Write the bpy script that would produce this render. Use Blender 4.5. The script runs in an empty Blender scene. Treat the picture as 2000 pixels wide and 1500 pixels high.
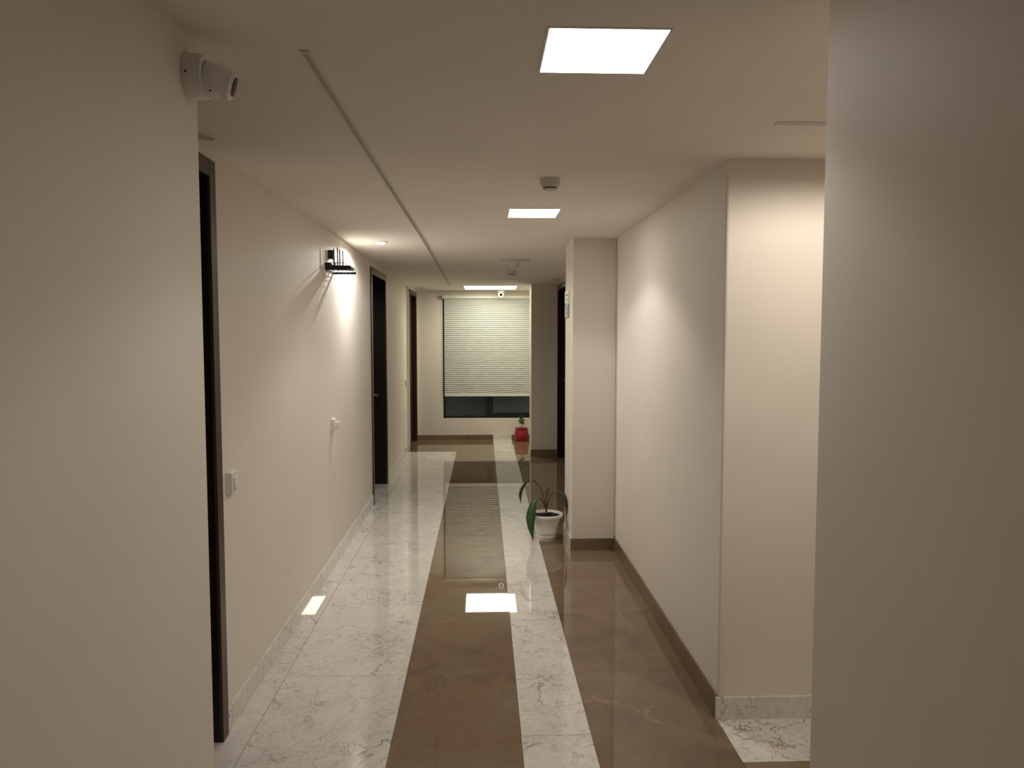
import bpy, bmesh, math, random
from mathutils import Vector, Matrix
random.seed(7)
scene = bpy.context.scene
COL = scene.collection
R = math.radians

# ------------------------------------------------------------------ camera
H = 1.55
cam_d = bpy.data.cameras.new('camera')
cam_d.sensor_width = 36.0
cam_d.lens = 27.0
cam_d.clip_start = 0.02
cam = bpy.data.objects.new('camera', cam_d)
cam.location = (0, 0, H)
cam.rotation_euler = (R(90 - 3.738), 0, R(-2.153))
COL.objects.link(cam)
scene.camera = cam

# ------------------------------------------------------------------ world, exposure
world = bpy.data.worlds.new('night')
world.use_nodes = True
bg = world.node_tree.nodes['Background']
bg.inputs['Color'].default_value = (0.35, 0.45, 0.5, 1)
bg.inputs['Strength'].default_value = 0.02
scene.world = world
vs = scene.view_settings
vs.view_transform = 'Standard'
vs.look = 'None'
vs.gamma = 1.0
vs.use_curve_mapping = False
vs.exposure = 0.62

# light powers (W); the lamps themselves are built with their fittings
P_NEAR, P_MID, P_FAR_RADIANCE, P_SPOT, P_PASSAGE = 7.5, 18.5, 9.0, 29.0, 20.0
C_PANEL = (1.0, 0.955, 0.90)
C_FAR = (1.0, 0.965, 0.78)
C_SPOT = (1.0, 0.98, 0.96)
C_WARM = (1.0, 0.905, 0.79)

# ------------------------------------------------------------------ materials
def new_mat(name):
    m = bpy.data.materials.new(name)
    m.use_nodes = True
    nt = m.node_tree
    return m, nt, nt.nodes, nt.links, nt.nodes['Principled BSDF']

def coords(nt, kind='Object', scale=1.0, rnd=True):
    N, L = nt.nodes, nt.links
    tc = N.new('ShaderNodeTexCoord')
    out = tc.outputs[kind]
    if rnd:
        oi = N.new('ShaderNodeObjectInfo')
        mul = N.new('ShaderNodeMath'); mul.operation = 'MULTIPLY'; mul.inputs[1].default_value = 37.0
        L.new(oi.outputs['Random'], mul.inputs[0])
        add = N.new('ShaderNodeVectorMath'); add.operation = 'ADD'
        L.new(out, add.inputs[0]); L.new(mul.outputs[0], add.inputs[1])
        out = add.outputs[0]
    return out

def noise(nt, vec, scale, detail=4, rough=0.55, dist=0.0):
    n = nt.nodes.new('ShaderNodeTexNoise')
    n.inputs['Scale'].default_value = scale
    n.inputs['Detail'].default_value = detail
    n.inputs['Roughness'].default_value = rough
    n.inputs['Distortion'].default_value = dist
    nt.links.new(vec, n.inputs['Vector'])
    return n

def ramp(nt, fac, stops):
    r = nt.nodes.new('ShaderNodeValToRGB')
    el = r.color_ramp.elements
    while len(el) < len(stops): el.new(0.5)
    for e, (p, c) in zip(el, stops):
        e.position = p
        e.color = c if len(c) == 4 else (*c, 1)
    nt.links.new(fac, r.inputs['Fac'])
    return r

def mix(nt, fac, a, b, mode='MIX'):
    n = nt.nodes.new('ShaderNodeMix'); n.data_type = 'RGBA'; n.blend_type = mode
    for sock, v in ((n.inputs[0], fac), (n.inputs[6], a), (n.inputs[7], b)):
        if isinstance(v, (int, float)): sock.default_value = v
        elif isinstance(v, tuple): sock.default_value = v if len(v) == 4 else (*v, 1)
        else: nt.links.new(v, sock)
    return n.outputs[2]

def math_node(nt, op, a, b=None):
    n = nt.nodes.new('ShaderNodeMath'); n.operation = op
    for i, v in enumerate((a, b)):
        if v is None: continue
        if isinstance(v, (int, float)): n.inputs[i].default_value = v
        else: nt.links.new(v, n.inputs[i])
    return n.outputs[0]

def paint(name, col, rough=0.55, bump=0.02, spec=0.35):
    m, nt, N, L, b = new_mat(name)
    v = coords(nt, 'Object', rnd=False)
    n1 = noise(nt, v, 1.3, 3)
    c2 = tuple(x * 0.95 for x in col)
    r = ramp(nt, n1.outputs['Fac'], [(0.35, c2), (0.65, col)])
    L.new(r.outputs['Color'], b.inputs['Base Color'])
    b.inputs['Roughness'].default_value = rough
    b.inputs['Specular IOR Level'].default_value = spec
    n2 = noise(nt, v, 180, 3)
    bp = N.new('ShaderNodeBump'); bp.inputs['Strength'].default_value = bump; bp.inputs['Distance'].default_value = 0.002
    L.new(n2.outputs['Fac'], bp.inputs['Height']); L.new(bp.outputs['Normal'], b.inputs['Normal'])
    return m

def plain(name, col, rough=0.4, metal=0.0, spec=0.5, var=0.06):
    m, nt, N, L, b = new_mat(name)
    v = coords(nt, 'Object', rnd=True)
    n1 = noise(nt, v, 14, 3)
    r = ramp(nt, n1.outputs['Fac'], [(0.3, tuple(x * (1 - var) for x in col)), (0.7, col)])
    L.new(r.outputs['Color'], b.inputs['Base Color'])
    b.inputs['Roughness'].default_value = rough
    b.inputs['Metallic'].default_value = metal
    b.inputs['Specular IOR Level'].default_value = spec
    return m

def emit(name, col, strength):
    m, nt, N, L, b = new_mat(name)
    b.inputs['Base Color'].default_value = (0.8, 0.8, 0.8, 1)
    b.inputs['Emission Color'].default_value = (*col, 1)
    b.inputs['Emission Strength'].default_value = strength
    return m

def vein_mask(nt, vec, scale, width, warp, wscale, lo, hi, mscale):
    N, L = nt.nodes, nt.links
    nz = noise(nt, vec, wscale, 5, 0.6)
    sub = N.new('ShaderNodeVectorMath'); sub.operation = 'SUBTRACT'
    L.new(nz.outputs['Color'], sub.inputs[0]); sub.inputs[1].default_value = (0.5, 0.5, 0.5)
    sc = N.new('ShaderNodeVectorMath'); sc.operation = 'SCALE'; sc.inputs['Scale'].default_value = warp
    L.new(sub.outputs[0], sc.inputs[0])
    ad = N.new('ShaderNodeVectorMath'); ad.operation = 'ADD'
    L.new(vec, ad.inputs[0]); L.new(sc.outputs[0], ad.inputs[1])
    vo = N.new('ShaderNodeTexVoronoi'); vo.feature = 'DISTANCE_TO_EDGE'
    vo.inputs['Scale'].default_value = scale
    L.new(ad.outputs[0], vo.inputs['Vector'])
    line = ramp(nt, vo.outputs['Distance'], [(0.0, (1, 1, 1)), (width, (0, 0, 0))])
    mk = noise(nt, vec, mscale, 3)
    mr = ramp(nt, mk.outputs['Fac'], [(lo, (0, 0, 0)), (hi, (1, 1, 1))])
    return math_node(nt, 'MULTIPLY', line.outputs['Color'], mr.outputs['Color'])

def white_marble(name, tint=(0.80, 0.765, 0.705), rough=0.018, vein=1.0):
    m, nt, N, L, b = new_mat(name)
    v = coords(nt, 'Object', rnd=True)
    cloud = noise(nt, v, 5, 6, 0.6, 0.6)
    base = ramp(nt, cloud.outputs['Fac'], [(0.3, tuple(x * 0.9 for x in tint)), (0.6, tint)])
    fine = noise(nt, v, 22, 6, 0.7, 1.5)
    fr = ramp(nt, fine.outputs['Fac'], [(0.37, (0.62, 0.60, 0.59)), (0.50, (1, 1, 1))])
    c = mix(nt, 0.36, base.outputs['Color'], fr.outputs['Color'], 'MULTIPLY')
    v1 = vein_mask(nt, v, 4.5, 0.018, 0.28, 5.0, 0.5, 0.62, 2.4)
    v2 = vein_mask(nt, v, 10, 0.035, 0.3, 8.0, 0.44, 0.6, 4.0)
    v3 = vein_mask(nt, v, 22, 0.05, 0.22, 14.0, 0.46, 0.62, 6.0)
    hue = noise(nt, v, 3.0, 2)
    vc = ramp(nt, hue.outputs['Fac'], [(0.42, (0.15, 0.135, 0.12)), (0.6, (0.30, 0.18, 0.115))])
    c = mix(nt, math_node(nt, 'MULTIPLY', v3, 0.25 * vein), c, vc.outputs['Color'])
    c = mix(nt, math_node(nt, 'MULTIPLY', v2, 0.8 * vein), c, vc.outputs['Color'])
    c = mix(nt, math_node(nt, 'MULTIPLY', v1, 0.95 * vein), c, vc.outputs['Color'])
    L.new(c, b.inputs['Base Color'])
    b.inputs['Roughness'].default_value = rough
    b.inputs['Specular IOR Level'].default_value = 0.55
    return m

def brown_marble(name, dark=1.0, rough=0.018):
    m, nt, N, L, b = new_mat(name)
    v = coords(nt, 'Object', rnd=True)
    cloud = noise(nt, v, 2.6, 6, 0.6, 0.8)
    k = dark
    base = ramp(nt, cloud.outputs['Fac'], [(0.3, (0.165 * k, 0.119 * k, 0.082 * k)), (0.48, (0.225 * k, 0.153 * k, 0.094 * k)), (0.68, (0.235 * k, 0.18 * k, 0.117 * k))])
    fine = noise(nt, v, 40, 5, 0.7, 0.5)
    fr = ramp(nt, fine.outputs['Fac'], [(0.35, (0.84, 0.84, 0.84)), (0.6, (1, 1, 1))])
    c = mix(nt, 0.7, base.outputs['Color'], fr.outputs['Color'], 'MULTIPLY')
    v1 = vein_mask(nt, v, 1.5, 0.012, 0.5, 2.2, 0.48, 0.66, 2.0)
    v2 = vein_mask(nt, v, 5.0, 0.02, 0.3, 4.0, 0.56, 0.7, 3.0)
    c = mix(nt, math_node(nt, 'MULTIPLY', v2, 0.22), c, (0.45, 0.36, 0.28))
    c = mix(nt, math_node(nt, 'MULTIPLY', v1, 0.4), c, (0.5, 0.38, 0.28))
    oi = N.new('ShaderNodeObjectInfo')
    vr = ramp(nt, oi.outputs['Random'], [(0.0, (0.86, 0.86, 0.88)), (1.0, (1.08, 1.06, 1.03))])
    c = mix(nt, 1.0, c, vr.outputs['Color'], 'MULTIPLY')
    L.new(c, b.inputs['Base Color'])
    b.inputs['Roughness'].default_value = rough
    b.inputs['Specular IOR Level'].default_value = 0.5
    return m

def dark_wood(name, c1, c2, rough=0.3):
    m, nt, N, L, b = new_mat(name)
    v = coords(nt, 'Object', rnd=True)
    mp = N.new('ShaderNodeMapping'); mp.inputs['Scale'].default_value = (30, 30, 1.2)
    L.new(v, mp.inputs['Vector'])
    n = noise(nt, mp.outputs['Vector'], 2.0, 5, 0.6, 0.4)
    r = ramp(nt, n.outputs['Fac'], [(0.35, c1), (0.65, c2)])
    L.new(r.outputs['Color'], b.inputs['Base Color'])
    b.inputs['Roughness'].default_value = rough
    b.inputs['Specular IOR Level'].default_value = 0.35
    return m

M = {}
M['wall'] = paint('cream_wall_paint', (0.82, 0.755, 0.665))
M['ceiling'] = paint('white_ceiling_paint', (0.90, 0.84, 0.765), 0.8, 0.01, 0.2)
M['white_marble'] = white_marble('white_veined_marble')
M['brown_marble'] = brown_marble('brown_polished_marble')
M['grout'] = plain('joint_filler', (0.10, 0.085, 0.07), 0.8)
M['frame_wood'] = dark_wood('brown_frame_veneer', (0.045, 0.028, 0.02), (0.075, 0.05, 0.036), 0.35)
M['leaf_wood'] = dark_wood('wenge_door_veneer', (0.010, 0.007, 0.006), (0.02, 0.012, 0.009), 0.3)
M['red_wood'] = dark_wood('dark_red_door_veneer', (0.028, 0.012, 0.009), (0.045, 0.02, 0.014), 0.3)
M['steel'] = plain('brushed_steel', (0.62, 0.61, 0.6), 0.28, 1.0)
M['white_plastic'] = plain('white_plastic', (0.80, 0.78, 0.74), 0.35, 0, 0.5, 0.02)
M['grey_plastic'] = plain('grey_plastic', (0.33, 0.31, 0.30), 0.4)
M['antenna_grey'] = plain('antenna_grey', (0.26, 0.25, 0.25), 0.5)
M['black_plastic'] = plain('black_plastic', (0.012, 0.012, 0.012), 0.3)
M['black_metal'] = plain('black_powder_coat', (0.01, 0.01, 0.01), 0.4)
M['lens'] = plain('lens_glass', (0.003, 0.003, 0.004), 0.12, 0, 0.2)
M['window_black'] = plain('black_window_aluminium', (0.006, 0.006, 0.007), 0.35)
M['slot_body'] = plain('slot_aluminium', (0.40, 0.36, 0.31), 0.5, 0.2)
M['panel_off'] = plain('unlit_diffuser', (0.58, 0.53, 0.47), 0.5)
M['rim'] = plain('white_trim', (0.70, 0.66, 0.6), 0.5, 0, 0.4, 0.02)
M['soil'] = plain('potting_soil', (0.022, 0.017, 0.013), 0.95, 0, 0.2, 0.5)
M['red_pot'] = plain('red_glazed_plastic', (0.38, 0.018, 0.03), 0.3)
M['blind_rail'] = plain('blind_rail_white', (0.80, 0.79, 0.70), 0.4)
M['emit_panel'] = emit('lit_panel_diffuser', (1.0, 0.96, 0.905), 14.0)
M['emit_panel_dim'] = emit('lit_near_panel_diffuser', (1.0, 0.96, 0.905), 5.5)
M['emit_far'] = emit('lit_far_diffuser', C_FAR, P_FAR_RADIANCE)
M['emit_spot'] = emit('lit_downlight_lens', (1.0, 0.98, 0.95), 8.0)
M['emit_warm'] = emit('lit_warm_lens', C_WARM, 8.0)
M['label_ink'] = plain('sign_ink', (0.30, 0.29, 0.25), 0.6)
M['sign_white'] = plain('sign_plate_white', (0.74, 0.74, 0.66), 0.35)
M['sign_grey'] = plain('sign_plate_grey', (0.45, 0.43, 0.37), 0.35)

def leaf_mat(name, c1, c2):
    m, nt, N, L, b = new_mat(name)
    v = coords(nt, 'Object', rnd=True)
    n = noise(nt, v, 30, 4)
    r = ramp(nt, n.outputs['Fac'], [(0.35, c1), (0.65, c2)])
    L.new(r.outputs['Color'], b.inputs['Base Color'])
    b.inputs['Roughness'].default_value = 0.4
    b.inputs['Subsurface Weight'].default_value = 0.0
    return m
M['leaf'] = leaf_mat('green_leaf', (0.025, 0.075, 0.018), (0.05, 0.13, 0.03))
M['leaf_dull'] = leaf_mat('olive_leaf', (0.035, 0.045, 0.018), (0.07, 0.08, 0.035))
M['stem'] = leaf_mat('stem_green', (0.04, 0.05, 0.02), (0.07, 0.07, 0.03))

def fabric():
    m, nt, N, L, b = new_mat('pleated_blind_fabric')
    v = coords(nt, 'Object', rnd=False)
    n = noise(nt, v, 60, 3)
    r = ramp(nt, n.outputs['Fac'], [(0.3, (0.57, 0.585, 0.55)), (0.7, (0.63, 0.645, 0.60))])
    L.new(r.outputs['Color'], b.inputs['Base Color'])
    b.inputs['Roughness'].default_value = 0.85
    b.inputs['Specular IOR Level'].default_value = 0.2
    return m
M['fabric'] = fabric()

def glass_mat():
    m, nt, N, L, b = new_mat('night_window_glass')
    b.inputs['Base Color'].default_value = (0.55, 0.6, 0.58, 1)
    b.inputs['Transmission Weight'].default_value = 0.93
    b.inputs['Roughness'].default_value = 0.12
    b.inputs['IOR'].default_value = 1.5
    return m
M['glass'] = glass_mat()

# ------------------------------------------------------------------ mesh helpers
def obj(name, bm, mat, parent=None, smooth=False, bevel=0.0, seg=2, loc=None):
    me = bpy.data.meshes.new(name)
    bmesh.ops.recalc_face_normals(bm, faces=bm.faces[:])
    if smooth:
        for f in bm.faces: f.smooth = True
    bm.to_mesh(me); bm.free()
    if loc is not None:
        me.transform(Matrix.Translation(-Vector(loc)))
    me.materials.append(M[mat])
    o = bpy.data.objects.new(name, me)
    COL.objects.link(o)
    if loc is not None: o.location = loc
    if parent is not None:
        o.parent = parent
        if loc is not None: o.location = Vector(loc)
    if bevel > 0:
        md = o.modifiers.new('bevel', 'BEVEL'); md.width = bevel; md.segments = seg
        md.limit_method = 'ANGLE'; md.angle_limit = R(40)
    if smooth:
        md = o.modifiers.new('edges', 'EDGE_SPLIT'); md.split_angle = R(42)
    return o

def B():
    return bmesh.new()

def box(bm, x0, x1, y0, y1, z0, z1):
    vs_ = [bm.verts.new(p) for p in ((x0, y0, z0), (x1, y0, z0), (x1, y1, z0), (x0, y1, z0), (x0, y0, z1), (x1, y0, z1), (x1, y1, z1), (x0, y1, z1))]
    for f in ((0, 3, 2, 1), (4, 5, 6, 7), (0, 1, 5, 4), (1, 2, 6, 5), (2, 3, 7, 6), (3, 0, 4, 7)):
        bm.faces.new([vs_[i] for i in f])
    return bm

def bx(*a):
    return box(B(), *a)

def lathe(bm, prof, n=40, M4=None, cap0=True, cap1=True):
    M4 = M4 or Matrix()
    rings = []
    for r, z in prof:
        rings.append([bm.verts.new(M4 @ Vector((r * math.cos(2 * math.pi * i / n), r * math.sin(2 * math.pi * i / n), z))) for i in range(n)])
    for a, b_ in zip(rings, rings[1:]):
        for i in range(n):
            j = (i + 1) % n
            bm.faces.new((a[i], a[j], b_[j], b_[i]))
    if cap0: bm.faces.new(rings[0][::-1])
    if cap1: bm.faces.new(rings[-1])
    return bm

def tube(bm, pts, r, n=8):
    pts = [Vector(p) for p in pts]
    rad = r if isinstance(r, (list, tuple)) else [r] * len(pts)
    rings = []
    up = Vector((0, 0, 1))
    for i, p in enumerate(pts):
        t = (pts[min(i + 1, len(pts) - 1)] - pts[max(i - 1, 0)]).normalized()
        a = t.cross(up)
        if a.length < 1e-3: a = t.cross(Vector((0, 1, 0)))
        a.normalize(); b_ = t.cross(a)
        rings.append([bm.verts.new(p + rad[i] * (math.cos(2 * math.pi * k / n) * a + math.sin(2 * math.pi * k / n) * b_)) for k in range(n)])
    for a, b_ in zip(rings, rings[1:]):
        for i in range(n):
            j = (i + 1) % n
            bm.faces.new((a[i], a[j], b_[j], b_[i]))
    bm.faces.new(rings[0][::-1]); bm.faces.new(rings[-1])
    return bm

def bez(pts, n=16):
    """Catmull-Rom through points"""
    P = [Vector(p) for p in pts]
    P = [P[0] * 2 - P[1]] + P + [P[-1] * 2 - P[-2]]
    out = []
    for i in range(1, len(P) - 2):
        for k in range(n):
            t = k / n
            a, b_, c, d = P[i - 1], P[i], P[i + 1], P[i + 2]
            out.append(0.5 * ((2 * b_) + (c - a) * t + (2 * a - 5 * b_ + 4 * c - d) * t * t + (3 * b_ - a - 3 * c + d) * t ** 3))
    out.append(P[-2])
    return out

def tag(o, label=None, cat=None, group=None, kind=None):
    if label: o['label'] = label
    if cat: o['category'] = cat
    if group: o['group'] = group
    if kind: o['kind'] = kind
    return o

def empty(name, loc, label=None, cat=None, group=None, kind=None):
    o = bpy.data.objects.new(name, None)
    o.empty_display_size = 0.1
    o.location = loc
    COL.objects.link(o)
    return tag(o, label, cat, group, kind)

class At:
    """local frame helper: part meshes are written in world metres and re-based on the parent's location"""
    def __init__(self, root): self.root = root
    def __call__(self, name, bm, mat, **k):
        sub = k.pop('under', None)
        base = self.root.location.copy()
        bmesh.ops.translate(bm, verts=bm.verts[:], vec=-base)
        return obj(name, bm, mat, sub or self.root, **k)

def struct(name, bm, mat, label, cat, **k):
    o = obj(name, bm, mat, **k)
    return tag(o, label, cat, kind='structure')

# ------------------------------------------------------------------ the setting
def zc(y):                       # underside of the plaster ceiling, sagging slightly towards the window
    if y <= 5.4: return 2.22
    if y >= 9.6: return 2.172
    return 2.22 - 0.048 * (y - 5.4) / 4.2

XL, XR = -1.0, 0.94
YF = 11.2
YP = 2.97
TOP = 2.26

fl = struct('floor', bx(-1.25, 4.1, -3.1, 11.45, -0.12, -0.0025), 'grout', 'polished marble floor of the corridor laid in white and brown bands', 'floor')

def slab(name, x0, x1, y0, y1, mat, g=0.0011):
    cx, cy = (x0 + x1) / 2, (y0 + y1) / 2
    hx, hy = (x1 - x0) / 2 - g, (y1 - y0) / 2 - g
    o = obj(name, bx(cx - hx, cx + hx, cy - hy, cy + hy, -0.02, 0.0), mat, fl, loc=(cx, cy, 0))
    o.rotation_euler = (random.uniform(-0.0005, 0.0005), random.uniform(-0.0005, 0.0005), 0)   # hand laid, never dead level
    return o

def ysplit(y0, y1, first, pitch):
    cuts = [y0]
    c = first
    while c < y1 - 0.02:
        if c > y0 + 0.02: cuts.append(c)
        c += pitch
    cuts.append(y1)
    return list(zip(cuts, cuts[1:]))

J = 3.42 - 1.2 * 6
for a, b_ in ysplit(-3.0, 10.07, J - 0.03 + 0.17, 1.2): slab('white_border_slab', -1.22, -0.897, a, b_, 'white_marble')
for a, b_ in ysplit(-3.0, 10.07, J, 1.2): slab('white_marble_slab', -0.897, -0.352, a, b_, 'white_marble')
for a, b_ in ysplit(-3.0, 10.07, J, 1.2): slab('brown_marble_slab', -0.352, 0.143, a, b_, 'brown_marble')
for a, b_ in ysplit(10.07, 11.2, 12, 1.2):
    slab('brown_marble_slab', -1.22, -0.45, a, b_, 'brown_marble')
    slab('brown_marble_slab', -0.45, 0.143, a, b_, 'brown_marble')
for a, b_ in ysplit(-3.0, 11.2, J - 0.55, 1.2): slab('white_marble_strip', 0.143, 0.416, a, b_, 'white_marble')
for a, b_ in ysplit(-3.0, 11.2, J + 0.0, 1.2): slab('brown_marble_slab', 0.416, 0.937, a, b_, 'brown_marble')
for a, b_ in ((0.937, 1.75), (1.75, 2.95), (2.95, 4.05)):
    slab('white_marble_slab', a, b_, 2.655, 3.0, 'white_marble')
    slab('brown_marble_slab', a, b_, 1.4, 2.655, 'brown_marble')
slab('brown_marble_slab', 0.937, 1.2, 3.0, 11.2, 'brown_marble')

# ceiling, one plaster sheet with a gentle sag
bm = B()
ys = [-3.1, 5.4, 9.6, 11.45]
lo = [[bm.verts.new((x, y, zc(y))) for x in (-1.25, 4.1)] for y in ys]
hi = [[bm.verts.new((x, y, 2.36)) for x in (-1.25, 4.1)] for y in ys]
for i in range(3):
    bm.faces.new((lo[i][0], lo[i + 1][0], lo[i + 1][1], lo[i][1]))
    bm.faces.new((hi[i][0], hi[i][1], hi[i + 1][1], hi[i + 1][0]))
    for k in (0, 1): bm.faces.new((lo[i][k], hi[i][k], hi[i + 1][k], lo[i + 1][k]))
for i in (0, 3): bm.faces.new((lo[i][0], lo[i][1], hi[i][1], hi[i][0]))
struct('ceiling', bm, 'ceiling', 'flat white plaster corridor ceiling', 'ceiling')

def wall_with_door(bm, x0, x1, ya, yb, holes):
    """solid box wall along Y with door holes (y0, y1, top)"""
    c = ya
    for h0, h1, top in holes:
        box(bm, x0, x1, c, h0, 0, TOP)
        box(bm, x0, x1, h0, h1, top, TOP)
        c = h1
    box(bm, x0, x1, c, yb, 0, TOP)
    return bm

D1 = (1.93, 2.925, 2.183)
D2 = (6.90, 7.965, 2.148)
D3 = (10.145, 11.14, 2.138)
D4 = (8.62, 9.612, 2.15)
hole = lambda d: (d[0] + 0.045, d[1] - 0.045, d[2] - 0.045)

struct('wall_left', wall_with_door(B(), XL - 0.22, XL, 1.5, 10.12, [hole(D1), hole(D2)]), 'wall', 'long cream corridor wall with two dark doors and the router shelf', 'wall')
struct('wall_left_far', wall_with_door(B(), XL - 0.22, -0.965, 10.12, YF, [hole(D3)]), 'wall', 'short cream wall section around the dark door beside the window', 'wall')
struct('wall_left_entry', bx(-1.22, -0.663, -3.0, 1.855, 0, TOP), 'wall', 'projecting cream wall block carrying the turret security camera', 'wall', bevel=0.006, seg=3)
struct('wall_right_entry', bx(0.65, 2.2, -3.0, 1.463, 0, TOP), 'wall', 'projecting plain cream wall block beside the side passage', 'wall', bevel=0.006, seg=3)
bm = bx(XR, 4.05, YP, 3.2, 0, TOP)
ed = [e for e in bm.edges if all(abs(v.co.x - XR) < 1e-5 and abs(v.co.y - YP) < 1e-5 for v in e.verts)]
bmesh.ops.bevel(bm, geom=ed, offset=0.012, segments=4, affect='EDGES', profile=0.5)
struct('wall_passage', bm, 'wall', 'brightly lit cream wall inside the side passage', 'wall')
struct('wall_right', wall_with_door(B(), XR, XR + 0.24, 3.2, YF, [hole(D4)]), 'wall', 'cream corridor wall above a dark brown skirting', 'wall')
struct('wall_right_column', bx(0.63, XR, 5.41, 5.872, 0, TOP), 'wall', 'square cream column jutting from the wall behind the white flower pot', 'column', bevel=0.006, seg=3)
struct('wall_right_pier', bx(0.605, XR, 9.64, 9.98, 0, TOP), 'wall', 'shaded cream pier jutting out in front of the window', 'column', bevel=0.006, seg=3)
struct('wall_side', bx(4.05, 4.25, 1.2, 3.2, 0, TOP), 'wall', 'end wall of the side passage', 'wall')
struct('wall_side_return', bx(2.2, 4.05, 1.2, 1.463, 0, TOP), 'wall', 'wall opposite the lit passage wall', 'wall')
struct('wall_back', bx(-1.2, 2.2, -3.2, -3.0, 0, TOP), 'wall', 'wall closing the corridor behind the entry blocks', 'wall')
# window wall with its opening
WX0, WX1, WZ0, WZ1 = -0.583, 0.86, 0.317, 2.10
bm = B()
box(bm, -1.22, WX0, YF, YF + 0.2, 0, TOP)
box(bm, WX1, 1.18, YF, YF + 0.2, 0, TOP)
box(bm, WX0, WX1, YF, YF + 0.2, 0, WZ0)
box(bm, WX0, WX1, YF, YF + 0.2, WZ1, TOP)
struct('wall_far', bm, 'wall', 'cream end wall of the corridor around the window', 'wall')

# ------------------------------------------------------------------ baseboards (polished stone pieces)
def skirting(name, label, pieces):
    r = empty(name, pieces[0][0], label, 'baseboard', kind='structure')
    r.location = (0, 0, 0)
    for (x0, y0, z0), (x1, y1, z1), mat in [(p[0], p[1], p[2]) for p in pieces]:
        c = ((x0 + x1) / 2, (y0 + y1) / 2, (z0 + z1) / 2)
        obj('skirting_stone', bx(x0, x1, y0, y1, z0, z1), mat, r, bevel=0.001, seg=1, loc=c)
    return r

SH = 0.095
T = 0.009
def run_y(x0, x1, ya, yb, first, mat, h=SH, pitch=1.2):
    return [((x0, a + 0.0005, -0.001), (x1, b_ - 0.0005, h), mat) for a, b_ in ysplit(ya, yb, first, pitch)]
def run_x(xa, xb, y0, y1, mat, h=SH):
    return [((xa + 0.0005, y0, -0.001), (xb - 0.0005, y1, h), mat)]

skirting('baseboard_left', 'grey white marble skirting along the wall with the light switches',
         run_y(XL - 0.002, XL + T, D1[1] + 0.002, D2[0] - 0.002, J, 'white_marble') + run_y(XL - 0.002, XL + T, D2[1] + 0.002, 10.10, J, 'white_marble')
         + run_x(XL, -0.965, 10.11, 10.122, 'white_marble'))
skirting('baseboard_right', 'dark brown marble skirting below the plain corridor wall',
         run_y(XR - T, XR + 0.002, YP - 0.001, 5.40, J + 0.35, 'brown_marble', 0.1) + run_y(XR - T, XR + 0.002, 5.88, D4[0] - 0.002, J, 'brown_marble', 0.1))
skirting('baseboard_passage', 'white veined marble skirting in the side passage',
         [((XR - T, YP - T, -0.001), (1.75, YP + 0.001, 0.092), 'white_marble'), ((1.751, YP - T, -0.001), (2.95, YP + 0.001, 0.092), 'white_marble'), ((2.951, YP - T, -0.001), (4.05, YP + 0.001, 0.092), 'white_marble')])
skirting('baseboard_column', 'dark brown marble skirting around the square column',
         run_x(0.622, XR - T, 5.401, 5.412, 'brown_marble', 0.083) + [((0.622, 5.413, -0.001), (0.632, 5.87, 0.083), 'white_marble')])
skirting('baseboard_pier', 'dark brown marble skirting at the foot of the shaded pier', run_x(0.60, XR - 0.002, 9.631, 9.642, 'brown_marble', 0.088))
skirting('baseboard_far', 'brown skirting under the window with one white marble piece in it',
         run_x(-0.963, -0.24, YF - T, YF + 0.001, 'brown_marble', 0.073) + run_x(-0.24, 0.143, YF - T, YF + 0.001, 'brown_marble', 0.073)
         + run_x(0.143, 0.416, YF - T, YF + 0.001, 'white_marble', 0.073) + run_x(0.416, 0.938, YF - T, YF + 0.001, 'brown_marble', 0.073))

# ------------------------------------------------------------------ doors
def door(name, d, xw, s, label, leafmat, handle_z, depth=0.125):
    """s = +1 when the corridor lies towards +X of the wall face xw"""
    y0, y1, zt = d
    r = empty(name, (xw, (y0 + y1) / 2, 0), label, 'door', kind='structure')
    a = At(r)
    cw = 0.062; tk = 0.012
    def sx(u, v): return (min(xw + s * u, xw + s * v), max(xw + s * u, xw + s * v))
    f = sx(-0.001, tk)
    a('casing', bx(*f, y0, y0 + cw, 0, zt), 'frame_wood', bevel=0.002)
    a('casing', bx(*f, y1 - cw, y1, 0, zt), 'frame_wood', bevel=0.002)
    a('casing_head', bx(*f, y0 + cw, y1 - cw, zt - cw, zt), 'frame_wood', bevel=0.002)
    l = sx(-0.20, 0.0)
    a('jamb', bx(*l, y0 + 0.044, y0 + cw, 0, zt - cw), leafmat)
    a('jamb', bx(*l, y1 - cw, y1 - 0.044, 0, zt - cw), leafmat)
    a('head_jamb', bx(*l, y0 + 0.044, y1 - 0.044, zt - cw, zt - 0.044), leafmat)
    lf = sx(-depth - 0.04, -depth)
    leaf = a('door_leaf', bx(*lf, y0 + cw + 0.003, y1 - cw - 0.003, 0.006, zt - cw - 0.003), leafmat, bevel=0.002)
    yh = y1 - cw - 0.06
    hx = -depth
    plate = bx(*sx(hx - 0.001, hx + 0.008), yh - 0.022, yh + 0.022, handle_z - 0.1, handle_z + 0.1)
    p = a('handle_plate', plate, 'steel', bevel=0.003, under=leaf)
    bm = B()
    X = xw + s * hx
    tube(bm, [(X, yh, handle_z + 0.03), (X + s * 0.045, yh, handle_z + 0.03), (X + s * 0.055, yh - 0.012, handle_z + 0.03), (X + s * 0.056, yh - 0.12, handle_z + 0.028)], 0.009, 10)
    a('lever', bm, 'steel', smooth=True, under=leaf)
    return r

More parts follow.
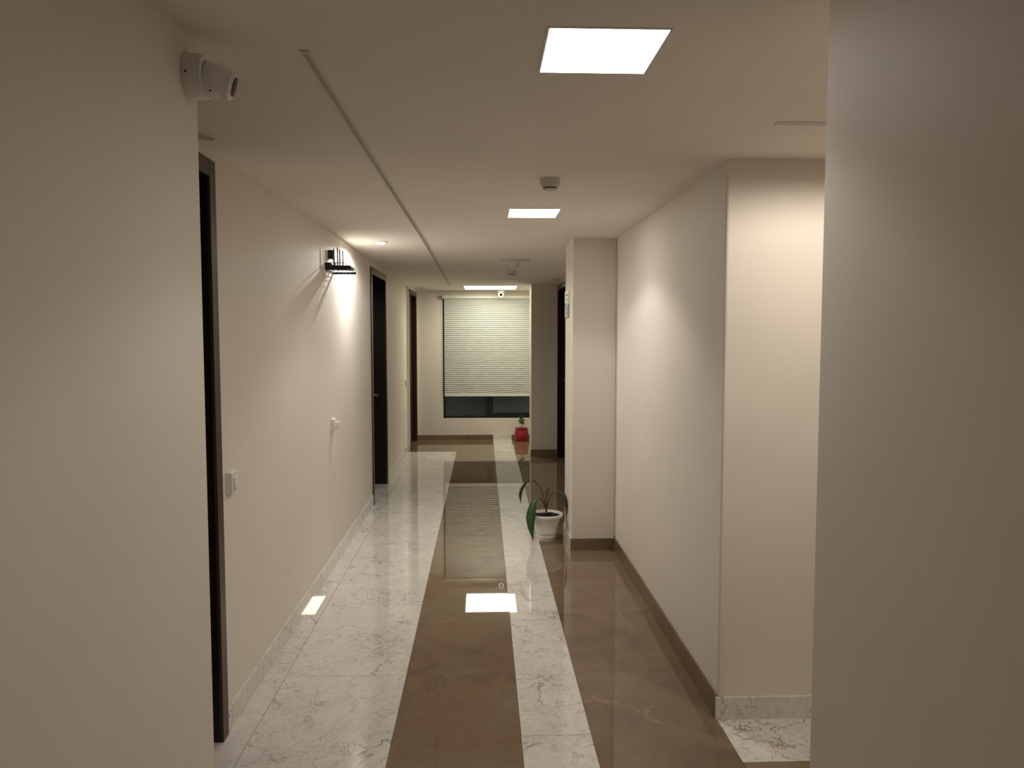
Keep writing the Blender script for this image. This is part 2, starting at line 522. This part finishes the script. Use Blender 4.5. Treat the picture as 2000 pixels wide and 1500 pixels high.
door('door_1', D1, XL, 1, 'dark brown door frame behind the projecting wall block', 'leaf_wood', 0.95)
door('door_2', D2, XL, 1, 'black door with steel lever beyond the router shelf', 'leaf_wood', 0.9)
door('door_3', D3, -0.965, 1, 'dark reddish brown door beside the window wall', 'red_wood', 0.95)
door('door_4', D4, XR, -1, 'black door tucked between the column and the shaded pier', 'leaf_wood', 0.95)

# ------------------------------------------------------------------ window and blind
w = empty('window_1', ((WX0 + WX1) / 2, YF, WZ0), 'black framed sliding window dark with night at corridor end', 'window', kind='structure')
a = At(w)
fy0, fy1 = YF + 0.035, YF + 0.105
a('frame_side', bx(WX0 - 0.001, WX0 + 0.032, fy0, fy1, WZ0, WZ1), 'window_black')
a('frame_side', bx(WX1 - 0.032, WX1 + 0.001, fy0, fy1, WZ0, WZ1), 'window_black')
a('frame_sill', bx(WX0, WX1, fy0, fy1, WZ0 - 0.001, WZ0 + 0.03), 'window_black')
a('frame_head', bx(WX0, WX1, fy0, fy1, WZ1 - 0.04, WZ1 + 0.001), 'window_black')
a('glass_pane', bx(WX0 + 0.03, 0.1, fy0 + 0.045, fy0 + 0.051, WZ0 + 0.028, WZ1 - 0.04), 'glass')
sash = a('sash_frame', box(box(box(box(B(), 0.05, 0.145, fy0 - 0.012, fy0 + 0.03, WZ0 + 0.02, WZ1 - 0.04), WX1 - 0.08, WX1 - 0.03, fy0 - 0.012, fy0 + 0.03, WZ0 + 0.02, WZ1 - 0.04), 0.145, WX1 - 0.08, fy0 - 0.012, fy0 + 0.03, WZ0 + 0.02, WZ0 + 0.075), 0.145, WX1 - 0.08, fy0 - 0.012, fy0 + 0.03, WZ1 - 0.09, WZ1 - 0.04), 'window_black')
a('glass_pane', bx(0.143, WX1 - 0.078, fy0 + 0.006, fy0 + 0.012, WZ0 + 0.073, WZ1 - 0.088), 'glass', under=sash)

bl = empty('window_blind', (0.1, YF - 0.03, 2.05), 'pale pleated roller blind drawn most of the way down the window', 'blind')
a = At(bl)
BX0, BX1 = -0.562, 0.84
bm = B()
n = 98
rows = []
for i in range(n + 1):
    z = 2.06 - (2.06 - 0.668) * i / n
    yy = YF - 0.022 - (0.013 if i % 2 else 0.0)
    row = []
    for k in range(25):
        x = BX0 + (BX1 - BX0) * k / 24
        sag = 0.0
        t = max(0.0, (z - 0.66))
        if t < 0.16: sag = -0.006 * math.sin(k * 0.9 + 0.5) * math.sin(math.pi * t / 0.16)
        row.append(bm.verts.new((x, yy + 0.3 * sag, z + sag)))
    rows.append(row)
for r0, r1 in zip(rows, rows[1:]):
    for k in range(24): bm.faces.new((r0[k], r0[k + 1], r1[k + 1], r1[k]))
fb = a('pleated_fabric', bm, 'fabric')
md = fb.modifiers.new('thick', 'SOLIDIFY'); md.thickness = 0.0015
a('head_rail', bx(BX0 - 0.03, BX1, YF - 0.06, YF - 0.001, 2.056, 2.104), 'blind_rail', bevel=0.008, seg=3)
a('bottom_rail', bx(BX0, BX1, YF - 0.036, YF - 0.012, 0.640, 0.672), 'blind_rail', bevel=0.005, seg=2)
a('rail_end_cap', bx(BX0 - 0.045, BX0 - 0.03, YF - 0.05, YF - 0.001, 2.058, 2.1), 'grey_plastic', bevel=0.003)

# ------------------------------------------------------------------ ceiling fittings
def panel_light(cx, cy, sx_, sy_, label, group, mat, power=0, color=C_PANEL, spread=130, rim='rim'):
    z = zc(cy)
    r = empty('ceiling_light', (cx, cy, z), label, 'ceiling light', group)
    a = At(r)
    e = 0.006
    tilt = 0.0018
    bm = B()
    for q in ((cx - sx_ / 2 - e, cx - sx_ / 2, cy - sy_ / 2 - e, cy + sy_ / 2 + e), (cx + sx_ / 2, cx + sx_ / 2 + e, cy - sy_ / 2 - e, cy + sy_ / 2 + e),
              (cx - sx_ / 2, cx + sx_ / 2, cy - sy_ / 2 - e, cy - sy_ / 2), (cx - sx_ / 2, cx + sx_ / 2, cy + sy_ / 2, cy + sy_ / 2 + e)):
        box(bm, *q, z - tilt, z + 0.02)
    a('frame', bm, rim)
    a('diffuser', bx(cx - sx_ / 2, cx + sx_ / 2, cy - sy_ / 2, cy + sy_ / 2, z - tilt - 0.0006, z + 0.015), mat)
    if power:
        ld = bpy.data.lights.new('panel_lamp', 'SPOT')      # prismatic panel: light cut off about 63 degrees from vertical
        ld.energy = power; ld.color = color; ld.spot_size = R(spread); ld.spot_blend = 0.28; ld.shadow_soft_size = 0.06
        lo_ = bpy.data.objects.new('panel_lamp', ld)
        COL.objects.link(lo_); lo_.parent = r; lo_.location = (0, 0, -tilt - 0.0016)
    return r

GP = 'square ceiling panels along the corridor'
panel_light(0.281, 1.868, 0.266, 0.282, 'large glowing square ceiling panel between the two entry wall blocks', GP, 'emit_panel_dim', P_NEAR)
panel_light(0.281, 4.32, 0.27, 0.285, 'glowing square ceiling panel just past the round smoke detector', GP, 'emit_panel', P_MID)
panel_light(0.283, 6.86, 0.275, 0.285, 'switched off square ceiling panel above the square column', GP, 'panel_off', rim='rim')
panel_light(0.27, 9.16, 0.27, 0.40, 'switched off square ceiling panel near the window', GP, 'panel_off', rim='rim')
panel_light(0.10, 10.43, 0.69, 0.71, 'wide glowing ceiling panel right before the window blind', GP, 'emit_far')

def downlight(cx, cy, r_, label, mat, rim='rim', power=0, color=C_SPOT, spread=140, group='round recessed downlights', off=''):
    z = zc(cy)
    r = empty('recessed_downlight' + off, (cx, cy, z), label, 'downlight', group)
    a = At(r)
    Mt = Matrix.Translation((cx, cy, z))
    a('trim_ring', lathe(B(), [(r_ * 0.82, 0.012), (r_ * 0.82, -0.003), (r_ * 0.9, -0.006), (r_ * 1.12, -0.004), (r_ * 1.16, 0.002)], 32, Mt, False, False), rim, smooth=True)
    a('lens' + off, lathe(B(), [(r_ * 0.83, 0.006), (r_ * 0.83, -0.004), (r_ * 0.76, -0.011 if power else -0.0045), (r_ * 0.5, -0.016 if power else -0.005), (0.001, -0.018 if power else -0.005)], 32, Mt), mat, smooth=True)
    if power:
        ld = bpy.data.lights.new('downlight_lamp' + off, 'SPOT')
        ld.energy = power; ld.color = color; ld.spot_size = R(spread); ld.spot_blend = 0.35; ld.shadow_soft_size = 0.018
        lo_ = bpy.data.objects.new('downlight_lamp' + off, ld)
        COL.objects.link(lo_); lo_.parent = r; lo_.location = (0, 0, -0.024)
    return r

downlight(-0.742, 5.67, 0.044, 'small round lit downlight shining on the router shelf wall', 'emit_spot', power=P_SPOT, spread=172)
downlight(-0.945, 2.70, 0.036, 'round unlit downlight above the door behind the entry block', 'panel_off', 'rim')
downlight(-0.818, 10.57, 0.038, 'small round unlit downlight near the door beside the window', 'panel_off', 'rim')
downlight(0.848, 8.885, 0.036, 'small round unlit downlight above the black door next to the pier', 'panel_off', 'rim')
downlight(1.36, 2.30, 0.045, 'warm lit downlight inside the side passage', 'emit_warm', power=P_PASSAGE, color=C_WARM, spread=176, off='_offscreen')


# long recessed slot in the ceiling
sl = empty('ceiling_slot', (-0.421, 1.886, 2.22), 'long narrow metal slot let into the ceiling along the corridor', 'ceiling slot')
a = At(sl)
def strip_y(x0, x1, ya, yb, dz0, dz1):
    bm = B()
    yy = [ya, 5.4, yb - 0.36, yb] if yb > 9.6 else [ya, yb]
    yy = sorted(set([ya] + [y for y in (5.4, 9.6) if ya < y < yb] + [yb]))
    prev = None
    for y in yy:
        ring = [bm.verts.new((x0, y, zc(y) + dz0)), bm.verts.new((x1, y, zc(y) + dz0)), bm.verts.new((x1, y, zc(y) + dz1)), bm.verts.new((x0, y, zc(y) + dz1))]
        if prev:
            for i in range(4):
                j = (i + 1) % 4
                bm.faces.new((prev[i], prev[j], ring[j], ring[i]))
        else: bm.faces.new(ring[::-1])
        prev = ring
    bm.faces.new(prev)
    return bm
SY0, SY1 = 1.886, 9.93
a('slot_channel', strip_y(-0.4285, -0.4135, SY0, SY1, -0.0012, 0.01), 'slot_body')
a('slot_edge', strip_y(-0.433, -0.4285, SY0, SY1, -0.0045, 0.01), 'rim')
a('slot_edge', strip_y(-0.4135, -0.409, SY0, SY1, -0.0045, 0.01), 'rim')
a('slot_end', bx(-0.433, -0.409, SY0 - 0.005, SY0, 2.22 - 0.0045, 2.225), 'rim')

ds = empty('slot_diffuser', (1.35, 2.462, 2.22), 'thin air slot in the ceiling at the mouth of the side passage', 'air slot')
a = At(ds)
a('slot_gap', bx(0.94, 1.76, 2.458, 2.466, 2.2195, 2.226), 'rim')
a('slot_lip', bx(0.935, 1.765, 2.466, 2.478, 2.216, 2.226), 'rim')
a('slot_lip', bx(0.935, 1.765, 2.446, 2.458, 2.216, 2.226), 'rim')

def smoke_detector(cx, cy, r_, h, label, body='rim'):
    z = zc(cy)
    r = empty('smoke_detector', (cx, cy, z), label, 'smoke detector', 'round detectors on the corridor ceiling')
    a = At(r)
    Mt = Matrix.Translation((cx, cy, z))
    a('base', lathe(B(), [(r_, 0.003), (r_, -h * 0.3), (r_ * 0.97, -h * 0.36)], 36, Mt), body, smooth=True)
    a('housing', lathe(B(), [(r_ * 0.93, -h * 0.3), (r_ * 0.95, -h * 0.45), (r_ * 0.86, -h * 0.66), (r_ * 0.7, -h * 0.72)], 36, Mt), body, smooth=True)
    a('grille', lathe(B(), [(r_ * 0.68, -h * 0.7), (r_ * 0.64, -h * 0.86)], 36, Mt), 'black_plastic', smooth=True)
    rib = B()
    for k in range(12):
        ang = 2 * math.pi * k / 12
        box_c = Vector((math.cos(ang) * r_ * 0.68, math.sin(ang) * r_ * 0.68, 0))
        tube(rib, [(cx + box_c.x, cy + box_c.y, z - h * 0.7), (cx + box_c.x * 0.96, cy + box_c.y * 0.96, z - h * 0.87)], r_ * 0.035, 5)
    a('grille_ribs', rib, body)
    a('cap', lathe(B(), [(r_ * 0.7, -h * 0.85), (r_ * 0.62, -h * 0.95), (r_ * 0.3, -h), (0.002, -h)], 36, Mt), body, smooth=True)
    return r
smoke_detector(0.291, 3.37, 0.044, 0.052, 'round white smoke detector between the two nearer lit panels')
smoke_detector(0.285, 7.80, 0.05, 0.058, 'round smoke detector between the small ceiling sensor and the last unlit panel')

se = empty('ceiling_sensor', (0.29, 7.10, zc(7.10)), 'small ceiling sensor with pale ring next to the unlit panel', 'sensor')
a = At(se)
z = zc(7.10); Mt = Matrix.Translation((0.29, 7.10, z))
a('base', lathe(B(), [(0.05, 0.003), (0.05, -0.018), (0.044, -0.024)], 32, Mt), 'rim', smooth=True)
a('neck', lathe(B(), [(0.034, -0.02), (0.030, -0.042)], 32, Mt), 'rim', smooth=True)
a('pale_ring', lathe(B(), [(0.032, -0.04), (0.034, -0.044), (0.034, -0.050), (0.028, -0.054)], 32, Mt), 'white_plastic', smooth=True)

# ------------------------------------------------------------------ security cameras
c1 = empty('security_camera', (-0.663, 1.803, 2.13), 'white turret security camera fixed to the projecting wall block', 'security camera', 'turret security cameras')
a = At(c1)
Mb = Matrix.Translation((-0.663, 1.803, 2.13)) @ Matrix.Rotation(R(90), 4, 'Y')
a('mount_base', lathe(B(), [(0.0495, -0.001), (0.0495, 0.028), (0.047, 0.034), (0.036, 0.036)], 44, Mb), 'white_plastic', smooth=True)
a('mount_ring', lathe(B(), [(0.047, 0.034), (0.0485, 0.037), (0.047, 0.041), (0.040, 0.042)], 44, Mb), 'white_plastic', smooth=True)
Mh = Matrix.Translation((-0.625, 1.80, 2.128)) @ Matrix.Rotation(R(10), 4, 'Z') @ Matrix.Rotation(R(90 + 16), 4, 'Y')
hd = a('turret_head', lathe(B(), [(0.030, -0.006), (0.037, 0.0), (0.0385, 0.012), (0.038, 0.036), (0.0355, 0.039), (0.035, 0.042), (0.033, 0.058), (0.029, 0.061)], 44, Mh), 'white_plastic', smooth=True)
a('front_bezel', lathe(B(), [(0.0295, 0.0605), (0.028, 0.0635), (0.021, 0.0635)], 44, Mh), 'white_plastic', smooth=True, under=hd)
a('lens_window', lathe(B(), [(0.022, 0.061), (0.022, 0.0655), (0.012, 0.0665)], 36, Mh), 'lens', smooth=True, under=hd)
a('screw_hole', lathe(B(), [(0.0028, 0), (0.0028, 0.0012)], 12, Matrix.Translation((-0.652, 1.7545, 2.126)) @ Matrix.Rotation(R(90), 4, 'X')), 'black_plastic')
a('screw_hole', lathe(B(), [(0.0026, 0), (0.0026, 0.0014)], 12, Mh @ Matrix.Translation((0.030, -0.0225, 0.022)) @ Matrix.Rotation(R(90), 4, 'X') @ Matrix.Rotation(R(53), 4, 'Y')), 'black_plastic', under=hd)

c2y = 10.98
c2 = empty('security_camera', (0.255, c2y, zc(c2y)), 'white turret security camera hanging from the ceiling before the blind', 'security camera', 'turret security cameras')
a = At(c2)
Mt = Matrix.Translation((0.255, c2y, zc(c2y)))
a('mount_base', lathe(B(), [(0.052, 0.003), (0.052, -0.03), (0.048, -0.036)], 36, Mt), 'white_plastic', smooth=True)
Mh = Matrix.Translation((0.255, c2y, zc(c2y) - 0.062)) @ Matrix.Rotation(R(100), 4, 'X')
hd = a('turret_head', lathe(B(), [(0.03, -0.035), (0.042, -0.015), (0.044, 0.01), (0.040, 0.036), (0.034, 0.042)], 36, Mh), 'white_plastic', smooth=True)
a('neck', lathe(B(), [(0.034, -0.03), (0.036, -0.062)], 30, Mt), 'white_plastic', smooth=True)
a('lens_window', lathe(B(), [(0.019, 0.040), (0.019, 0.045), (0.01, 0.046)], 30, Mh), 'lens', smooth=True, under=hd)

# ------------------------------------------------------------------ router shelf on the left wall
SH0, SH1, SD = 4.95, 5.215, 0.148        # y from, y to, depth from wall
zb = 1.958
s_ = empty('wall_shelf', (XL, (SH0 + SH1) / 2, zb), 'black wire wall shelf holding the router', 'shelf')
a = At(s_)
xw = XL + 0.002
xo = XL + SD
def side_loop(y):
    return [(xw, y, zb), (xo - 0.004, y, zb), (xo, y, zb + 0.004), (xo - 0.003, y, zb + 0.018), (xo - 0.014, y, zb + 0.036), (xo - 0.032, y, zb + 0.04), (xw, y, zb + 0.042)]
a('side_rail', tube(B(), side_loop(SH0), 0.0026, 8), 'black_metal', smooth=True)
a('side_rail', tube(B(), side_loop(SH1), 0.0026, 8), 'black_metal', smooth=True)
a('side_bar', bx(xw, xo + 0.003, SH1 - 0.006, SH1 + 0.006, zb - 0.011, zb + 0.003), 'black_metal', bevel=0.001)
a('side_bar', bx(xw, xo + 0.003, SH0 - 0.003, SH0 + 0.003, zb - 0.004, zb + 0.003), 'black_metal', bevel=0.001)
bm = B()
p = [(xw, zb), (xw + 0.078, zb), (xw + 0.058, zb + 0.02), (xw + 0.032, zb + 0.04), (xw, zb + 0.042)]
va = [bm.verts.new((x, SH0 - 0.0012, z)) for x, z in p]; vb = [bm.verts.new((x, SH0 + 0.0012, z)) for x, z in p]
bm.faces.new(va); bm.faces.new(vb[::-1])
for i in range(5):
    j = (i + 1) % 5
    bm.faces.new((va[i], vb[i], vb[j], va[j]))
a('side_gusset', bm, 'black_metal')
a('back_rail', bx(XL - 0.001, XL + 0.004, SH0, SH1, zb - 0.004, zb + 0.044), 'black_metal')
a('front_rail', tube(B(), [(xo, SH0, zb + 0.002), (xo, SH1, zb + 0.002)], 0.0028, 8), 'black_metal', smooth=True)
for i in range(6):
    x = xw + 0.012 + i * 0.024
    a('tray_wire', tube(B(), [(x, SH0, zb + 0.001), (x, SH1, zb + 0.001)], 0.0022, 6), 'black_metal')
for y in (SH0 + 0.02, SH1 - 0.02):
    a('screw', lathe(B(), [(0.005, 0), (0.005, 0.004), (0.003, 0.006)], 14, Matrix.Translation((XL, y, zb - 0.014)) @ Matrix.Rotation(R(90), 4, 'Y')), 'steel', smooth=True)

rt = empty('wifi_router', (XL + 0.09, 5.10, zb + 0.003), 'flat dark router with upright grey antennas on the wall shelf', 'router')
a = At(rt)
zr = zb + 0.0035
bm = B()
box(bm, XL + 0.045, XL + 0.158, 4.975, 5.105, zr, zr + 0.024)
body = a('router_body', bm, 'black_plastic', bevel=0.007, seg=3)
a('top_panel', bx(XL + 0.055, XL + 0.150, 4.985, 5.095, zr + 0.0235, zr + 0.0262), 'grey_plastic', bevel=0.001)
for (x, y, h) in ((XL + 0.052, 5.10, 0.150), (XL + 0.066, 5.10, 0.138), (XL + 0.086, 5.10, 0.128), (XL + 0.052, 4.978, 0.13)):
    bm = B()
    tube(bm, [(x, y, zr + 0.012), (x, y, zr + 0.03)], 0.0055, 10)
    hg = a('antenna_hinge', bm, 'black_plastic', smooth=True)
    bm = B()
    tube(bm, [(x, y, zr + 0.026), (x - 0.001, y, zr + h)], [0.0052, 0.0044], 10)
    a('antenna', bm, 'antenna_grey', smooth=True)
ad = empty('power_adapter', (XL, 5.06, 2.06), 'black plug adapter on the wall above the router with its cord', 'adapter')
a = At(ad)
a('adapter_body', bx(XL - 0.001, XL + 0.034, 5.04, 5.10, 2.035, 2.09), 'black_plastic', bevel=0.005, seg=2)
a('cord', tube(B(), bez([(XL + 0.025, 5.07, 2.037), (XL + 0.03, 5.085, 2.02), (XL + 0.036, 5.11, 2.005), (XL + 0.036, 5.12, 1.965)], 6), 0.003, 8), 'black_plastic', smooth=True)

# ------------------------------------------------------------------ switches
def switch(yc, zc_, w_, h_, label, knobs, tk=0.016, dark=False):
    r = empty('light_switch', (XL, yc, zc_), label, 'light switch', 'white wall switches')
    a = At(r)
    a('back_box', bx(XL - 0.001, XL + tk * 0.65, yc - w_ / 2, yc + w_ / 2, zc_ - h_ / 2, zc_ + h_ / 2), 'white_plastic', bevel=0.002)
    pl = a('cover_plate', bx(XL + tk * 0.65, XL + tk, yc - w_ / 2 + 0.002, yc + w_ / 2 - 0.002, zc_ - h_ / 2 + 0.002, zc_ + h_ / 2 - 0.002), 'white_plastic', bevel=0.003, seg=3)
    for k in range(knobs):
        kw = (w_ - 0.04) / knobs
        y0 = yc - w_ / 2 + 0.02 + k * kw
        bm = bx(XL + tk - 0.001, XL + tk + 0.004, y0 + 0.002, y0 + kw - 0.002, zc_ - h_ * 0.3, zc_ + h_ * 0.24)
        for v in bm.verts:
            if v.co.x > XL + tk and v.co.z < zc_: v.co.x += 0.004
        a('rocker', bm, 'white_plastic', bevel=0.001, under=pl)
    return r
switch(3.032, 0.968, 0.086, 0.086, 'white wall switch next to the dark door frame behind the entry block', 1, 0.024)
switch(5.095, 0.952, 0.10, 0.078, 'white wall switch below the router shelf', 2, 0.022)
switch(9.95, 0.92, 0.09, 0.085, 'small white wall switch past the black door', 2, 0.02)
sk = empty('plugged_adapter', (XL, 5.115, 0.945), 'small white plug pushed into the wall plate below the router shelf', 'plug')
a = At(sk)
a('plug_body', bx(XL + 0.021, XL + 0.046, 5.09, 5.135, 0.925, 0.968), 'white_plastic', bevel=0.004)

# ------------------------------------------------------------------ plates on the column
for (z0, z1, mat, lab) in ((1.775, 1.868, 'sign_white', 'upper white name plate on the side of the square column'), (1.668, 1.768, 'sign_grey', 'lower greyish bordered name plate on the side of the square column')):
    r = empty('name_plate', (0.63, 5.73, (z0 + z1) / 2), lab, 'sign', 'plates on the square column')
    a = At(r)
    a('plate', bx(0.622, 0.631, 5.605, 5.855, z0, z1), mat, bevel=0.001)
    for k in range(2):
        zz = z1 - 0.03 - k * 0.035
        a('printed_line', bx(0.6212, 0.6222, 5.64, 5.80 - 0.05 * k, zz - 0.005, zz + 0.005), 'label_ink')
    if mat == 'sign_grey':
        a('border', box(box(B(), 0.6205, 0.6222, 5.605, 5.611, z0, z1), 0.6205, 0.6222, 5.605, 5.855, z0, z0 + 0.006), 'black_plastic')

# ------------------------------------------------------------------ plants
def blade(bm, pts, widths, n=8, side=None, fold=0.25):
    P = bez(pts, n)
    m = len(P)
    prev = None
    sd0 = Vector(side) if side else None
    for i, p in enumerate(P):
        t = (P[min(i + 1, m - 1)] - P[max(i - 1, 0)]).normalized()
        sd = (sd0 - t * sd0.dot(t)) if sd0 else t.cross(Vector((0, 0, 1)))
        if sd.length < 1e-4: sd = Vector((0, 1, 0))
        sd.normalize()
        nrm = sd.cross(t).normalized()
        f = i / (m - 1) * (len(widths) - 1)
        k = min(int(f), len(widths) - 2)
        wd = widths[k] * (1 - (f - k)) + widths[k + 1] * (f - k)
        row = [bm.verts.new(p - sd * wd + nrm * fold * wd), bm.verts.new(p), bm.verts.new(p + sd * wd + nrm * fold * wd)]
        if prev:
            for q in (0, 1): bm.faces.new((prev[q], prev[q + 1], row[q + 1], row[q]))
        prev = row
    return bm

def leafobj(a, name, bm, mat, th=0.0016, under=None):
    o = a(name, bm, mat, smooth=True, under=under)
    o.modifiers.remove(o.modifiers['edges'])
    md = o.modifiers.new('thick', 'SOLIDIFY'); md.thickness = th; md.offset = 0
    return o

PX, PY = 0.472, 5.69
pp = empty('potted_plant', (PX, PY, 0), 'drooping long leaved plant in a white plastic pot beside the column', 'potted plant')
a = At(pp)
Mt = Matrix.Translation((PX, PY, 0))
prof = [(0.058, 0.0), (0.064, 0.002), (0.0655, 0.012), (0.068, 0.024), (0.0715, 0.027), (0.0735, 0.046), (0.072, 0.049), (0.0755, 0.052), (0.079, 0.072), (0.0775, 0.075), (0.092, 0.128), (0.101, 0.172), (0.110, 0.174), (0.120, 0.178), (0.125, 0.186), (0.126, 0.197), (0.123, 0.203), (0.117, 0.204), (0.112, 0.198), (0.105, 0.165), (0.10, 0.15)]
pot = a('pot', lathe(B(), prof, 56, Mt, True, True), 'white_plastic', smooth=True)
bm = B()
lathe(bm, [(0.109, 0.178), (0.105, 0.184), (0.08, 0.187), (0.05, 0.192), (0.02, 0.197), (0.003, 0.196)], 40, Mt)
for v in bm.verts: v.co.z += random.uniform(-0.003, 0.004)
a('soil', bm, 'soil', smooth=True)
b0 = (PX, PY, 0.185)
# stalks rise together, then arch and hang
def plant_leaf(pts_stalk, pts_blade, widths, mat, side=None):
    st = a('leaf_stalk', tube(B(), bez(pts_stalk, 8), [0.006 - 0.0025 * i / (8 * (len(pts_stalk) - 1)) for i in range(8 * (len(pts_stalk) - 1) + 1)], 8), 'stem', smooth=True)
    leafobj(a, 'leaf', blade(B(), pts_blade, widths, 8, side), mat, under=st)
# long leaf arching to the far white strip
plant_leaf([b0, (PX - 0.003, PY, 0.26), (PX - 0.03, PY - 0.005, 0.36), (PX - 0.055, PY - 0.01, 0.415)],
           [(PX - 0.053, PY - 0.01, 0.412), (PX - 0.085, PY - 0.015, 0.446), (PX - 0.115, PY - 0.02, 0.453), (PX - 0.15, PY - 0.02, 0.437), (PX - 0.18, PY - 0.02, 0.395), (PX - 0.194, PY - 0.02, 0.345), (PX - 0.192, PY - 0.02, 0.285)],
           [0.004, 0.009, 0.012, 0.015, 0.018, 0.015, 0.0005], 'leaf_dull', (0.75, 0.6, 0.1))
# broad green leaf hanging in front of the pot
plant_leaf([b0, (PX - 0.005, PY - 0.01, 0.24), (PX - 0.035, PY - 0.03, 0.31), (PX - 0.06, PY - 0.05, 0.335)],
           [(PX - 0.058, PY - 0.05, 0.334), (PX - 0.09, PY - 0.08, 0.318), (PX - 0.115, PY - 0.10, 0.265), (PX - 0.128, PY - 0.115, 0.19), (PX - 0.122, PY - 0.12, 0.11), (PX - 0.104, PY - 0.12, 0.025)],
           [0.003, 0.016, 0.032, 0.036, 0.022, 0.0005], 'leaf', (0.9, -0.35, 0.1))
# leaf arching over towards the column
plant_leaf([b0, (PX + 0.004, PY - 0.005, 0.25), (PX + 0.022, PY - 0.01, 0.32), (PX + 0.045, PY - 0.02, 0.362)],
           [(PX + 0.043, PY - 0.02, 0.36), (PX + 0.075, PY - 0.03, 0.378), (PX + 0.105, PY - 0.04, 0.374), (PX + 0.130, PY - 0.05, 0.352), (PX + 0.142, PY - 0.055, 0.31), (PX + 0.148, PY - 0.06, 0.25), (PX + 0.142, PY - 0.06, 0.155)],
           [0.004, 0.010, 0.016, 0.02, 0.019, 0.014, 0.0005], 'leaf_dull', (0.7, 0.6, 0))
# short inner leaf
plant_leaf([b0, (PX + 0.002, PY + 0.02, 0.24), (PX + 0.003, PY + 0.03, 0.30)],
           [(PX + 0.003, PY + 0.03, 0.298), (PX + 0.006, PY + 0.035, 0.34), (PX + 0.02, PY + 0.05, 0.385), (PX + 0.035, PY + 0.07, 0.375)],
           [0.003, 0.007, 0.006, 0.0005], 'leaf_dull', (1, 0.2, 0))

RX, RY = 0.555, 11.06
rp = empty('potted_plant', (RX, RY, 0), 'small leafy plant in a red pot under the window', 'potted plant')
a = At(rp)
Mt = Matrix.Translation((RX, RY, 0))
prof = [(0.075, 0.0), (0.084, 0.003), (0.094, 0.03), (0.101, 0.08), (0.1, 0.12), (0.092, 0.155), (0.088, 0.165), (0.094, 0.172), (0.096, 0.185), (0.09, 0.188), (0.084, 0.18), (0.08, 0.16)]
a('pot', lathe(B(), prof, 44, Mt, True, True), 'red_pot', smooth=True)
a('soil', lathe(B(), [(0.083, 0.165), (0.06, 0.172), (0.003, 0.174)], 32, Mt), 'soil', smooth=True)
stem_pts = bez([(RX, RY, 0.165), (RX + 0.006, RY, 0.22), (RX + 0.002, RY, 0.27), (RX + 0.006, RY, 0.325)], 6)
stm = a('stem', tube(B(), stem_pts, 0.006, 8), 'stem', smooth=True)
for (dx, dz, lx, lz, wd) in ((0.003, 0.25, -0.055, 0.30, 0.02), (0.004, 0.27, 0.04, 0.235, 0.018), (0.004, 0.285, 0.05, 0.30, 0.02), (0.005, 0.30, -0.05, 0.35, 0.022), (0.006, 0.32, 0.035, 0.375, 0.022), (0.006, 0.32, -0.01, 0.385, 0.02), (0.003, 0.26, -0.03, 0.25, 0.016), (0.006, 0.31, 0.02, 0.27, 0.02)):
    m_ = ((dx + lx) / 2, (dz + lz) / 2 + 0.012)
    leafobj(a, 'leaf', blade(B(), [(RX + dx, RY, dz), (RX + m_[0], RY - 0.02, m_[1]), (RX + lx, RY - 0.035, lz)], [0.003, wd, wd * 0.9, 0.001], 6, (0.3, 0.6, 0.8)), 'leaf')
